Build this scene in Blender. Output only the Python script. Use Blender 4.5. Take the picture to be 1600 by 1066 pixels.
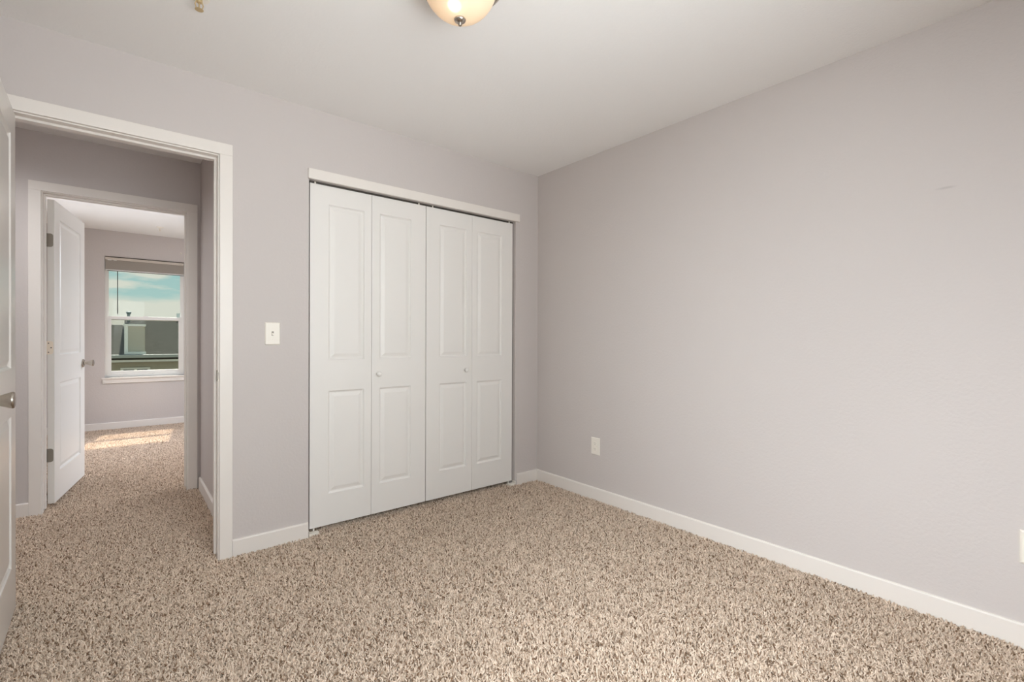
import bpy, bmesh, math, random
from mathutils import Vector, Matrix
import numpy as np

for o in list(bpy.data.objects):
    bpy.data.objects.remove(o, do_unlink=True)
scene = bpy.context.scene
C = scene.collection
PI = math.pi
R = math.radians

# ------------------------------------------------------------------ camera
cam_d = bpy.data.cameras.new('camera')
cam_d.sensor_width = 36.0
cam_d.lens = 739.75 / 1600 * 36.0
cam_d.clip_start = 0.02
cam = bpy.data.objects.new('camera', cam_d)
C.objects.link(cam)
_yaw, _pitch, _roll = 0.689211, -0.0049366, 0.0039040
_f = Vector((math.sin(_yaw) * math.cos(_pitch), math.cos(_yaw) * math.cos(_pitch), math.sin(_pitch)))
_r = Vector((math.cos(_yaw), -math.sin(_yaw), 0))
_u = _r.cross(_f)
_r2 = _r * math.cos(_roll) + _u * math.sin(_roll)
_u2 = -_r * math.sin(_roll) + _u * math.cos(_roll)
cam.matrix_world = Matrix(((_r2.x, _u2.x, -_f.x, -2.58973), (_r2.y, _u2.y, -_f.y, -2.81941),
                           (_r2.z, _u2.z, -_f.z, 1.13042), (0, 0, 0, 1)))
scene.camera = cam

# ------------------------------------------------------------------ colour management
vs = scene.view_settings
vs.view_transform = 'Standard'
vs.look = 'None'
vs.exposure = -0.05
vs.gamma = 1.0
vs.use_curve_mapping = False
scene.cycles.use_denoising = True
scene.cycles.max_bounces = 14
scene.cycles.diffuse_bounces = 8
scene.cycles.glossy_bounces = 6
scene.cycles.transparent_max_bounces = 16

# ------------------------------------------------------------------ room dimensions (metres; carpet top is z = 0)
HC = 2.44                       # ceiling
XL, YB = -3.20, -2.98           # left and back walls of the bedroom
WT = 0.115                      # interior wall thickness
YH = 1.44                       # hall wall with the second door
XE = -2.131                     # end wall of the hall
YW = 4.82                       # window wall of the far bedroom
FXL, FXR = -3.35, -0.25         # far bedroom side walls
HXL = -4.50                     # left end of the hall
DZ = 2.058                      # door opening head
D1L, D1R = -2.980, -2.212       # bedroom door opening between jambs
D2L, D2R = -2.982, -2.216       # far bedroom door opening
CLL, CLR, CLZ = -1.768, -0.232, 2.038   # closet opening
WX0, WX1, WZ0, WZ1 = -2.752, -1.950, 0.632, 2.125   # far window opening
LW0, LW1, LWZ0, LWZ1 = -2.85, -1.75, 0.62, 2.10     # bedroom window opening (left wall, behind the camera's left)

BW0, BW1 = -2.80, -1.20         # second bedroom window (back wall, behind the camera)

# ------------------------------------------------------------------ sky
def build_world():
    w = bpy.data.worlds.new('sky'); scene.world = w
    w.use_nodes = True
    nt = w.node_tree; nt.nodes.clear()
    N, L = nt.nodes.new, nt.links.new
    out = N('ShaderNodeOutputWorld'); bg = N('ShaderNodeBackground')
    tc = N('ShaderNodeTexCoord'); sep = N('ShaderNodeSeparateXYZ')
    L(tc.outputs['Generated'], sep.inputs[0])
    # blue overhead gradient
    blue = N('ShaderNodeValToRGB')
    cr = blue.color_ramp
    cr.elements[0].position = 0.0; cr.elements[0].color = (0.52, 0.72, 0.66, 1)
    cr.elements[1].position = 0.6; cr.elements[1].color = (0.22, 0.44, 0.62, 1)
    e = cr.elements.new(0.12); e.color = (0.41, 0.63, 0.62, 1)
    L(sep.outputs[2], blue.inputs[0])
    # clouds: a cream bank low over the horizon, wisps above
    mp = N('ShaderNodeMapping'); mp.inputs['Scale'].default_value = (1, 1, 5.0)
    L(tc.outputs['Generated'], mp.inputs[0])
    n1 = N('ShaderNodeTexNoise'); n1.inputs['Scale'].default_value = 6.5; n1.inputs['Detail'].default_value = 5
    n1.inputs['Roughness'].default_value = 0.55
    L(mp.outputs[0], n1.inputs['Vector'])
    wisp = N('ShaderNodeMapRange'); wisp.inputs[1].default_value = 0.56; wisp.inputs[2].default_value = 0.66
    L(n1.outputs[0], wisp.inputs[0])
    bank_h = N('ShaderNodeMath'); bank_h.operation = 'MULTIPLY_ADD'
    bank_h.inputs[1].default_value = 0.05; bank_h.inputs[2].default_value = 0.049
    L(n1.outputs[0], bank_h.inputs[0])
    diff = N('ShaderNodeMath'); diff.operation = 'SUBTRACT'
    L(bank_h.outputs[0], diff.inputs[0]); L(sep.outputs[2], diff.inputs[1])
    bank = N('ShaderNodeMapRange'); bank.inputs[1].default_value = -0.003; bank.inputs[2].default_value = 0.010
    L(diff.outputs[0], bank.inputs[0])
    mx = N('ShaderNodeMath'); mx.operation = 'MAXIMUM'
    L(wisp.outputs[0], mx.inputs[0]); L(bank.outputs[0], mx.inputs[1])
    mix = N('ShaderNodeMix'); mix.data_type = 'RGBA'
    L(mx.outputs[0], mix.inputs[0]); L(blue.outputs[0], mix.inputs[6])
    mix.inputs[7].default_value = (0.80, 0.80, 0.70, 1)
    L(mix.outputs[2], bg.inputs[0])
    bg.inputs[1].default_value = 0.95
    L(bg.outputs[0], out.inputs[0])
build_world()

def link_light(name, data, loc, rot=None, direction=None):
    o = bpy.data.objects.new(name, data); C.objects.link(o); o.location = loc
    if direction is not None:
        o.rotation_euler = Vector(direction).to_track_quat('-Z', 'Y').to_euler()
    return o

# sun: comes over the neighbouring roof through the far bedroom window
sd = bpy.data.lights.new('sun', 'SUN'); sd.energy = 15.0; sd.angle = R(0.9); sd.color = (1.0, 0.97, 0.92)
link_light('sun', sd, (0, 8, 8), direction=(-0.108, -0.675, -1.0))

def area_light(name, loc, direction, sx, sy, power, color=(1, 1, 1), spread=180):
    d = bpy.data.lights.new(name, 'AREA'); d.shape = 'RECTANGLE'; d.size = sx; d.size_y = sy
    d.energy = power; d.color = color; d.spread = R(spread)
    return link_light(name, d, loc, direction=direction)

# daylight through the bedroom's own two windows: sky from above, light off the ground from below
DAY = (0.965, 0.98, 1.03)
FAR_FILL = (0.92, 0.985, 1.09)
area_light('left_window_sky', (XL - 0.50, (LW0 + LW1) / 2, 1.80), (1, -0.06, -0.36), 1.7, 1.5, 54, DAY, 82)
area_light('back_window_sky', ((BW0 + BW1) / 2, YB - 0.50, 1.90), (-0.10, 1, -0.45), 2.0, 1.5, 46, DAY, 120)
area_light('back_window_ground', ((BW0 + BW1) / 2, YB - 0.60, 0.75), (0.25, 1, 0.85), 1.8, 1.2, 33, DAY, 110)
# unseen fill lights added on both sides to brighten the far bedroom
area_light('far_right_fill', (FXR + 0.40, 2.9, 2.2), (-1, -0.05, -0.80), 1.8, 1.5, 74, FAR_FILL, 112)
area_light('far_left_fill', (FXL - 0.40, 3.3, 2.0), (1, -0.05, -0.55), 1.8, 1.4, 52, FAR_FILL, 130)
area_light('far_left_upfill', (FXL - 0.45, 3.3, 0.8), (1, 0, 0.7), 1.8, 1.2, 13, FAR_FILL, 120)
# unseen fill light added under the hall ceiling to brighten the floor
area_light('hall_fill_light', (-3.42, 0.78, 2.42), (0.30, -0.05, -1), 0.7, 0.6, 15.0, (0.98, 0.98, 1.0), 125)

# ------------------------------------------------------------------ materials
MATS = {}
def new_mat(name):
    m = bpy.data.materials.new(name); m.use_nodes = True
    MATS[name] = m
    nt = m.node_tree
    return m, nt, nt.nodes['Principled BSDF']

def sr(r, g, b):
    f = lambda c: ((c / 255 + 0.055) / 1.055) ** 2.4 if c / 255 > 0.04045 else c / 255 / 12.92
    return (f(r), f(g), f(b), 1)

def simple(name, col, rough=0.5, metal=0.0, bump=0.0, bscale=60.0, bdist=0.001, spec=0.5, var=0.0):
    m, nt, p = new_mat(name)
    p.inputs['Base Color'].default_value = col
    p.inputs['Roughness'].default_value = rough
    p.inputs['Metallic'].default_value = metal
    p.inputs['Specular IOR Level'].default_value = spec
    tc = nt.nodes.new('ShaderNodeTexCoord')
    n = nt.nodes.new('ShaderNodeTexNoise'); n.inputs['Scale'].default_value = bscale; n.inputs['Detail'].default_value = 2
    nt.links.new(tc.outputs['Object'], n.inputs['Vector'])
    if bump > 0:
        b = nt.nodes.new('ShaderNodeBump'); b.inputs['Strength'].default_value = bump; b.inputs['Distance'].default_value = bdist
        nt.links.new(n.outputs[0], b.inputs['Height']); nt.links.new(b.outputs[0], p.inputs['Normal'])
    if var > 0:
        mr = nt.nodes.new('ShaderNodeMapRange'); mr.inputs[3].default_value = rough - var; mr.inputs[4].default_value = rough + var
        nt.links.new(n.outputs[0], mr.inputs[0]); nt.links.new(mr.outputs[0], p.inputs['Roughness'])
    return m

M_CEIL = simple('ceiling_paint', sr(241, 239, 237), 0.9, bump=0.35, bscale=90, bdist=0.003, spec=0.2)
M_TRIM = simple('white_trim_paint', sr(234, 228, 222), 0.38, bump=0.03, bscale=30, bdist=0.001)
M_DOOR = simple('white_door_paint', sr(230, 227, 222), 0.30, bump=0.05, bscale=220, bdist=0.0006, var=0.03)
M_CLOSET = simple('white_closet_paint', sr(234, 231, 227), 0.42, bump=0.04, bscale=220, bdist=0.0006)
M_NICKEL = simple('satin_nickel', sr(186, 178, 168), 0.24, metal=1.0, bump=0.02, bscale=300)
M_HINGE = simple('dull_nickel', sr(150, 144, 134), 0.34, metal=1.0, bump=0.03, bscale=200)
M_PALEHINGE = simple('glint_hinge', sr(236, 224, 208), 0.4, bump=0.03, bscale=200)  # middle hinge: its bright reflection is put into the base colour
M_DARK = simple('dark_screw', sr(58, 50, 44), 0.5)
M_PLATE = simple('switch_plastic', sr(240, 234, 224), 0.35, bump=0.01)
M_SLOT = simple('outlet_slot', sr(146, 138, 128), 0.6)
M_VINYL = simple('white_vinyl', sr(234, 232, 228), 0.35, bump=0.01)
M_BLIND = simple('taupe_blind', sr(206, 195, 183), 0.5, bump=0.08, bscale=40)
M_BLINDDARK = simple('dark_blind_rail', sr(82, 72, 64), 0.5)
M_WAND = simple('wand_plastic', sr(52, 54, 52), 0.35)
M_BRASS = simple('sprinkler_brass', sr(205, 182, 140), 0.3, metal=0.6)
M_TRACK = simple('track_metal', sr(96, 92, 86), 0.45, metal=0.7)
M_CLOSETIN = simple('closet_drywall', sr(190, 183, 178), 0.9)

def wall_paint():
    m, nt, p = new_mat('greige_wall_paint')
    N, L = nt.nodes.new, nt.links.new
    p.inputs['Roughness'].default_value = 0.62
    p.inputs['Specular IOR Level'].default_value = 0.28
    tc = N('ShaderNodeTexCoord')
    n = N('ShaderNodeTexNoise'); n.inputs['Scale'].default_value = 75; n.inputs['Detail'].default_value = 3
    L(tc.outputs['Object'], n.inputs['Vector'])
    b = N('ShaderNodeBump'); b.inputs['Strength'].default_value = 0.28; b.inputs['Distance'].default_value = 0.004
    L(n.outputs[0], b.inputs['Height']); L(b.outputs[0], p.inputs['Normal'])
    # a faint scuff on the right wall, high up
    sub = N('ShaderNodeVectorMath'); sub.operation = 'SUBTRACT'; sub.inputs[1].default_value = (0.0, -2.452, 1.752)
    L(tc.outputs['Object'], sub.inputs[0])
    mp = N('ShaderNodeMapping'); mp.inputs['Rotation'].default_value = (0, 0, 0)
    mp.inputs['Scale'].default_value = (40, 26, 150)
    L(sub.outputs[0], mp.inputs[0])
    ln = N('ShaderNodeVectorMath'); ln.operation = 'LENGTH'; L(mp.outputs[0], ln.inputs[0])
    mr = N('ShaderNodeMapRange'); mr.inputs[1].default_value = 0.3; mr.inputs[2].default_value = 1.0
    mr.inputs[3].default_value = 0.22; mr.inputs[4].default_value = 0.0
    L(ln.outputs['Value'], mr.inputs[0])
    mix = N('ShaderNodeMix'); mix.data_type = 'RGBA'
    mix.inputs[6].default_value = sr(205, 198, 195); mix.inputs[7].default_value = sr(120, 112, 110)
    L(mr.outputs[0], mix.inputs[0]); L(mix.outputs[2], p.inputs['Base Color'])
    return m
M_WALL = wall_paint()

def carpet_mat():
    m, nt, p = new_mat('fleck_carpet')
    N, L = nt.nodes.new, nt.links.new
    p.inputs['Roughness'].default_value = 1.0
    p.inputs['Specular IOR Level'].default_value = 0.0
    p.inputs['Sheen Weight'].default_value = 0.15
    tc = N('ShaderNodeTexCoord')
    # swirl the lookup a little so that the yarn ends point every way
    nd = N('ShaderNodeTexNoise'); nd.inputs['Scale'].default_value = 38; nd.inputs['Detail'].default_value = 1
    L(tc.outputs['Object'], nd.inputs['Vector'])
    vm = N('ShaderNodeVectorMath'); vm.operation = 'SCALE'; vm.inputs['Scale'].default_value = 0.03
    L(nd.outputs['Color'], vm.inputs[0])
    va = N('ShaderNodeVectorMath'); va.operation = 'ADD'
    L(tc.outputs['Object'], va.inputs[0]); L(vm.outputs[0], va.inputs[1])
    n1 = N('ShaderNodeTexNoise'); n1.inputs['Scale'].default_value = 120; n1.inputs['Detail'].default_value = 2.5
    n1.inputs['Roughness'].default_value = 0.6
    L(va.outputs[0], n1.inputs['Vector'])
    cr = N('ShaderNodeValToRGB'); r = cr.color_ramp
    r.elements[0].position = 0.34; r.elements[0].color = sr(96, 77, 61)
    r.elements[1].position = 0.62; r.elements[1].color = sr(216, 198, 179)
    e = r.elements.new(0.43); e.color = sr(156, 137, 118)
    e = r.elements.new(0.50); e.color = sr(196, 177, 158)
    L(n1.outputs[0], cr.inputs[0])
    n3 = N('ShaderNodeTexNoise'); n3.inputs['Scale'].default_value = 3.0; n3.inputs['Detail'].default_value = 3
    L(tc.outputs['Object'], n3.inputs['Vector'])
    mr = N('ShaderNodeMapRange'); mr.inputs[1].default_value = 0.3; mr.inputs[2].default_value = 0.7
    mr.inputs[3].default_value = 0.90; mr.inputs[4].default_value = 1.06
    L(n3.outputs[0], mr.inputs[0])
    mul = N('ShaderNodeMix'); mul.data_type = 'RGBA'; mul.blend_type = 'MULTIPLY'; mul.inputs[0].default_value = 1
    L(cr.outputs[0], mul.inputs[6]); L(mr.outputs[0], mul.inputs[7])
    L(mul.outputs[2], p.inputs['Base Color'])
    b = N('ShaderNodeBump'); b.inputs['Strength'].default_value = 0.8; b.inputs['Distance'].default_value = 0.008
    L(n1.outputs[0], b.inputs['Height']); L(b.outputs[0], p.inputs['Normal'])
    return m
M_CARPET = carpet_mat()

def glass_pane(name, tint, gloss=1.0):
    m = bpy.data.materials.new(name); m.use_nodes = True
    nt = m.node_tree; nt.nodes.clear()
    N, L = nt.nodes.new, nt.links.new
    out = N('ShaderNodeOutputMaterial'); mix = N('ShaderNodeMixShader')
    tr = N('ShaderNodeBsdfTransparent'); tr.inputs[0].default_value = tint
    gl = N('ShaderNodeBsdfGlossy'); gl.inputs['Roughness'].default_value = 0.02
    lw = N('ShaderNodeLayerWeight'); lw.inputs[0].default_value = 0.5
    pw = N('ShaderNodeMath'); pw.operation = 'POWER'; pw.inputs[1].default_value = 5.0
    L(lw.outputs['Facing'], pw.inputs[0])
    ml = N('ShaderNodeMath'); ml.operation = 'MULTIPLY_ADD'; ml.inputs[1].default_value = 0.9 * gloss; ml.inputs[2].default_value = 0.04 * gloss
    L(pw.outputs[0], ml.inputs[0]); L(ml.outputs[0], mix.inputs[0])
    L(tr.outputs[0], mix.inputs[1]); L(gl.outputs[0], mix.inputs[2]); L(mix.outputs[0], out.inputs[0])
    return m
M_GLASS = glass_pane('window_glass', (0.95, 0.97, 0.96, 1), 0.12)
M_SCREEN = glass_pane('screened_glass', (0.84, 0.85, 0.82, 1), 0.12)

def lamp_glass():
    m, nt, p = new_mat('lamp_alabaster_glass')
    N, L = nt.nodes.new, nt.links.new
    p.inputs['Base Color'].default_value = sr(238, 224, 200)
    p.inputs['Roughness'].default_value = 0.25
    tc = N('ShaderNodeTexCoord')
    n = N('ShaderNodeTexNoise'); n.inputs['Scale'].default_value = 9; n.inputs['Detail'].default_value = 3
    L(tc.outputs['Object'], n.inputs['Vector'])
    # the bulb behind the frosted glass: brightest beside it, on the glass itself
    sub = N('ShaderNodeVectorMath'); sub.operation = 'DISTANCE'; sub.inputs[1].default_value = (-0.044, -0.031, -0.155)
    L(tc.outputs['Object'], sub.inputs[0])
    cr = N('ShaderNodeValToRGB'); r = cr.color_ramp
    r.elements[0].position = 0.0; r.elements[0].color = (2.4, 2.2, 1.95, 1)
    r.elements[1].position = 0.32; r.elements[1].color = (0.13, 0.092, 0.056, 1)
    e = r.elements.new(0.013); e.color = (1.5, 1.3, 1.05, 1)
    e = r.elements.new(0.027); e.color = (0.27, 0.21, 0.145, 1)
    e = r.elements.new(0.050); e.color = (0.17, 0.128, 0.084, 1)
    L(sub.outputs['Value'], cr.inputs[0])
    L(cr.outputs[0], p.inputs['Emission Color'])
    mr = N('ShaderNodeMapRange'); mr.inputs[1].default_value = 0.35; mr.inputs[2].default_value = 0.65
    mr.inputs[3].default_value = 0.85; mr.inputs[4].default_value = 1.1
    L(n.outputs[0], mr.inputs[0]); L(mr.outputs[0], p.inputs['Emission Strength'])
    # thin frosted glass: part of the bulb's light passes straight through
    out = nt.nodes['Material Output']
    tr = N('ShaderNodeBsdfTransparent'); tr.inputs[0].default_value = (1.0, 0.94, 0.85, 1)
    ms = N('ShaderNodeMixShader'); ms.inputs[0].default_value = 0.80
    L(tr.outputs[0], ms.inputs[1]); L(p.outputs[0], ms.inputs[2]); L(ms.outputs[0], out.inputs[0])
    return m
M_LAMP = lamp_glass()

def courses(name, c1, c2, axis_z_scale, rough=0.9, brick=False):
    m, nt, p = new_mat(name)
    N, L = nt.nodes.new, nt.links.new
    p.inputs['Roughness'].default_value = rough
    p.inputs['Specular IOR Level'].default_value = 0.0
    tc = N('ShaderNodeTexCoord')
    mp = N('ShaderNodeMapping'); mp.inputs['Scale'].default_value = (1.3, 1.3, axis_z_scale)
    L(tc.outputs['Object'], mp.inputs[0])
    wv = N('ShaderNodeTexWave'); wv.wave_type = 'BANDS'; wv.bands_direction = 'Z'; wv.wave_profile = 'SAW'
    wv.inputs['Scale'].default_value = 1.0; wv.inputs['Distortion'].default_value = 0.15
    L(mp.outputs[0], wv.inputs['Vector'])
    n = N('ShaderNodeTexNoise'); n.inputs['Scale'].default_value = 7; n.inputs['Detail'].default_value = 3
    L(mp.outputs[0], n.inputs['Vector'])
    mix = N('ShaderNodeMix'); mix.data_type = 'RGBA'; mix.inputs[6].default_value = c1; mix.inputs[7].default_value = c2
    L(n.outputs[0], mix.inputs[0]); L(mix.outputs[2], p.inputs['Base Color'])
    b = N('ShaderNodeBump'); b.inputs['Strength'].default_value = 0.6; b.inputs['Distance'].default_value = 0.02
    L(wv.outputs[0], b.inputs['Height']); L(b.outputs[0], p.inputs['Normal'])
    return m
M_SHINGLE = courses('grey_shingles', sr(60, 60, 56), sr(86, 86, 81), 6.0)
M_SIDING = courses('grey_green_siding', sr(182, 176, 158), sr(196, 190, 172), 1.2)
M_EXTRIM = simple('exterior_white_trim', sr(246, 245, 236), 0.6)
M_GUTTER = simple('gutter_metal', sr(178, 180, 172), 0.5)
M_EXGLASS = simple('exterior_dark_glass', sr(40, 62, 58), 0.1)
M_PIPE = simple('vent_pipe_metal', sr(62, 82, 76), 0.5)
M_GRASS = simple('ground_turf', sr(104, 98, 84), 1.0, bump=0.2, bscale=8)

# ------------------------------------------------------------------ mesh helpers
def box(bm, x0, x1, y0, y1, z0, z1):
    v = [bm.verts.new((x, y, z)) for x in (x0, x1) for y in (y0, y1) for z in (z0, z1)]
    for f in ((0, 1, 3, 2), (4, 6, 7, 5), (0, 4, 5, 1), (2, 3, 7, 6), (0, 2, 6, 4), (1, 5, 7, 3)):
        bm.faces.new([v[i] for i in f])

def lathe(bm, prof, axis='Z', seg=32, loc=(0, 0, 0), close=True):
    rings = []
    for (r, h) in prof:
        ring = []
        if r < 1e-6:
            ring = [bm.verts.new((0, 0, h))]
        else:
            for k in range(seg):
                a = 2 * PI * k / seg
                ring.append(bm.verts.new((r * math.cos(a), r * math.sin(a), h)))
        rings.append(ring)
    for a, b in zip(rings[:-1], rings[1:]):
        for k in range(seg):
            k2 = (k + 1) % seg
            if len(a) == 1 and len(b) == 1: continue
            if len(a) == 1: bm.faces.new((a[0], b[k2], b[k]))
            elif len(b) == 1: bm.faces.new((a[k], a[k2], b[0]))
            else: bm.faces.new((a[k], a[k2], b[k2], b[k]))
    if close:
        if len(rings[0]) > 1: bm.faces.new(list(reversed(rings[0])))
        if len(rings[-1]) > 1: bm.faces.new(rings[-1])
    vs_ = [v for ring in rings for v in ring]
    if axis == 'X': rot = Matrix.Rotation(R(90), 3, 'Y')      # +Z -> +X
    elif axis == '-X': rot = Matrix.Rotation(R(-90), 3, 'Y')
    elif axis == 'Y': rot = Matrix.Rotation(R(-90), 3, 'X')   # +Z -> +Y
    elif axis == '-Y': rot = Matrix.Rotation(R(90), 3, 'X')
    elif axis == '-Z': rot = Matrix.Rotation(R(180), 3, 'X')
    else: rot = Matrix.Identity(3)
    for v in vs_:
        v.co = rot @ v.co + Vector(loc)

def prism(bm, pts, a0, a1, axis='X'):
    """extrude a 2-D outline along an axis: X -> pts are (y,z); Y -> (x,z); Z -> (x,y)"""
    def P(p, a):
        return {'X': (a, p[0], p[1]), 'Y': (p[0], a, p[1]), 'Z': (p[0], p[1], a)}[axis]
    A = [bm.verts.new(P(p, a0)) for p in pts]; B = [bm.verts.new(P(p, a1)) for p in pts]
    n = len(pts)
    bm.faces.new(A); bm.faces.new(list(reversed(B)))
    for i in range(n):
        bm.faces.new((A[i], B[i], B[(i + 1) % n], A[(i + 1) % n]))

def obj(name, bm, mat, parent=None, bevel=0.0, smooth=False, loc=None, rotz=None, seg=2, angle=35):
    bmesh.ops.remove_doubles(bm, verts=bm.verts, dist=1e-5)
    bmesh.ops.recalc_face_normals(bm, faces=bm.faces)
    me = bpy.data.meshes.new(name); bm.to_mesh(me); bm.free()
    me.materials.append(mat)
    o = bpy.data.objects.new(name, me); C.objects.link(o)
    if parent is not None: o.parent = parent
    if loc is not None: o.location = loc
    if rotz is not None: o.rotation_euler = (0, 0, rotz)
    if bevel > 0:
        m = o.modifiers.new('bevel', 'BEVEL'); m.width = bevel; m.segments = seg; m.limit_method = 'ANGLE'; m.angle_limit = R(40)
        m.harden_normals = False
    if smooth:
        for p in me.polygons: p.use_smooth = True
        me.set_sharp_from_angle(angle=R(angle))
    return o

def tag(o, label=None, cat=None, group=None, kind=None):
    if label: o['label'] = label
    if cat: o['category'] = cat
    if group: o['group'] = group
    if kind: o['kind'] = kind
    return o

def thing(name, label, cat, loc=(0, 0, 0), rotz=0.0, group=None, kind=None):
    o = bpy.data.objects.new(name, None); C.objects.link(o)
    o.empty_display_size = 0.1
    o.location = loc; o.rotation_euler = (0, 0, rotz)
    return tag(o, label, cat, group, kind)

NEW = bmesh.new

def wall_mesh(name, mat, along, u0, u1, z0, z1, d0, d1, holes, label):
    """solid wall running along X or Y with rectangular openings (u0,u1,z0,z1)"""
    us = sorted({u0, u1, *[h[0] for h in holes], *[h[1] for h in holes]})
    zs = sorted({z0, z1, *[max(z0, h[2]) for h in holes], *[h[3] for h in holes]})
    bm = NEW()
    def P(u, d, z): return (u, d, z) if along == 'X' else (d, u, z)
    def solid(i, j):
        if i < 0 or j < 0 or i >= len(us) - 1 or j >= len(zs) - 1: return False
        uc, zc = (us[i] + us[i + 1]) / 2, (zs[j] + zs[j + 1]) / 2
        return not any(h[0] < uc < h[1] and h[2] < zc < h[3] for h in holes)
    def quad(*pts): bm.faces.new([bm.verts.new(p) for p in pts])
    for i in range(len(us) - 1):
        for j in range(len(zs) - 1):
            if not solid(i, j): continue
            a, b, c, d = us[i], us[i + 1], zs[j], zs[j + 1]
            quad(P(a, d0, c), P(b, d0, c), P(b, d0, d), P(a, d0, d))
            quad(P(a, d1, c), P(a, d1, d), P(b, d1, d), P(b, d1, c))
            if not solid(i - 1, j): quad(P(a, d0, c), P(a, d0, d), P(a, d1, d), P(a, d1, c))
            if not solid(i + 1, j): quad(P(b, d0, c), P(b, d1, c), P(b, d1, d), P(b, d0, d))
            if not solid(i, j - 1): quad(P(a, d0, c), P(a, d1, c), P(b, d1, c), P(b, d0, c))
            if not solid(i, j + 1): quad(P(a, d0, d), P(b, d0, d), P(b, d1, d), P(a, d1, d))
    o = obj(name, bm, mat)
    return tag(o, label, 'wall', kind='structure')

# ------------------------------------------------------------------ room shell
FZ = -0.012     # carpet backing; the pile stands up to z = 0
bm = NEW(); box(bm, HXL - 0.15, 0.15, YB - 0.15, YW + 0.15, -0.20, FZ)
tag(obj('floor', bm, M_CARPET), 'level carpeted floor running from the bedroom through the hall', 'floor', kind='structure')
bm = NEW(); box(bm, HXL - 0.15, 0.15, YB - 0.15, YW + 0.15, HC, HC + 0.2)
tag(obj('ceiling', bm, M_CEIL), 'off-white lightly textured flat ceiling', 'ceiling', kind='structure')

JT = 0.018    # jamb thickness
wall_mesh('wall_front', M_WALL, 'X', XL, 0.0, -0.02, HC, 0.0, WT,
          [(D1L - JT, D1R + JT, -1, DZ + JT), (CLL, CLR, -1, CLZ)], 'greige wall with the doorway and the white closet doors')
wall_mesh('wall_right', M_WALL, 'Y', YB, 0.8, -0.02, HC, 0.0, 0.12, [], 'long bare greige wall on the right with an outlet near its base')
wall_mesh('wall_left', M_WALL, 'Y', YB, WT, -0.02, HC, XL - 0.14, XL, [(LW0, LW1, LWZ0, LWZ1)], 'greige wall behind the open white door')
wall_mesh('wall_back', M_WALL, 'X', XL - 0.14, 0.12, -0.02, HC, YB - 0.14, YB, [(BW0, BW1, LWZ0, LWZ1)], 'greige wall behind the camera')
wall_mesh('wall_hall_far', M_WALL, 'X', HXL, XE, -0.02, HC, YH, YH + WT, [(D2L - JT, D2R + JT, -1, DZ + JT)], 'greige hall wall around the far white doorway')
wall_mesh('wall_hall_right', M_WALL, 'Y', WT, YH + WT, -0.02, HC, XE, XE + 0.115, [], 'shaded greige end wall of the hall')
wall_mesh('wall_hall_left', M_WALL, 'Y', WT - 0.1, YH, -0.02, HC, HXL - 0.12, HXL, [], 'greige wall at the left end of the hall')
wall_mesh('wall_hall_near', M_WALL, 'X', HXL, XL - 0.14, -0.02, HC, 0.0, WT, [], 'greige hall wall left of the bedroom')
wall_mesh('wall_far_window', M_WALL, 'X', FXL - 0.12, FXR + 0.12, -0.02, HC, YW, YW + 0.15, [(WX0, WX1, WZ0, WZ1)], 'greige far bedroom wall around the window')
wall_mesh('wall_far_left', M_WALL, 'Y', YH + WT, YW, -0.02, HC, FXL - 0.12, FXL, [(2.6, 4.0, 0.65, 2.1)], 'greige left wall of the far bedroom')  # unseen opening added to let the left fill lights in
wall_mesh('wall_far_right', M_WALL, 'Y', YH + WT, YW, -0.02, HC, FXR, FXR + 0.12, [(2.2, 3.6, 0.65, 2.2)], 'greige right wall of the far bedroom')  # unseen opening added to let the right fill light in
wall_mesh('wall_far_near', M_WALL, 'X', XE + 0.115, FXR + 0.12, -0.02, HC, YH, YH + WT, [], 'greige near wall of the far bedroom')
wall_mesh('wall_closet_back', M_CLOSETIN, 'X', XE + 0.115, 0.0, -0.02, HC, 0.74, 0.80, [], 'back wall inside the closet')

# ------------------------------------------------------------------ carpet pile: yarn tufts standing on the backing
def yarn_mat():
    m, nt, p = new_mat('frieze_yarn')
    N, L = nt.nodes.new, nt.links.new
    p.inputs['Roughness'].default_value = 1.0
    p.inputs['Specular IOR Level'].default_value = 0.0
    oi = N('ShaderNodeObjectInfo'); cr = N('ShaderNodeValToRGB'); r = cr.color_ramp
    r.interpolation = 'LINEAR'
    r.elements[0].position = 0.0; r.elements[0].color = sr(128, 104, 84)
    r.elements[1].position = 1.0; r.elements[1].color = sr(237, 220, 203)
    e = r.elements.new(0.08); e.color = sr(144, 120, 99)
    e = r.elements.new(0.19); e.color = sr(201, 182, 163)
    e = r.elements.new(0.60); e.color = sr(221, 203, 185)
    L(oi.outputs['Random'], cr.inputs[0])
    L(cr.outputs[0], p.inputs['Base Color'])
    return m
M_YARN = yarn_mat()

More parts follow.
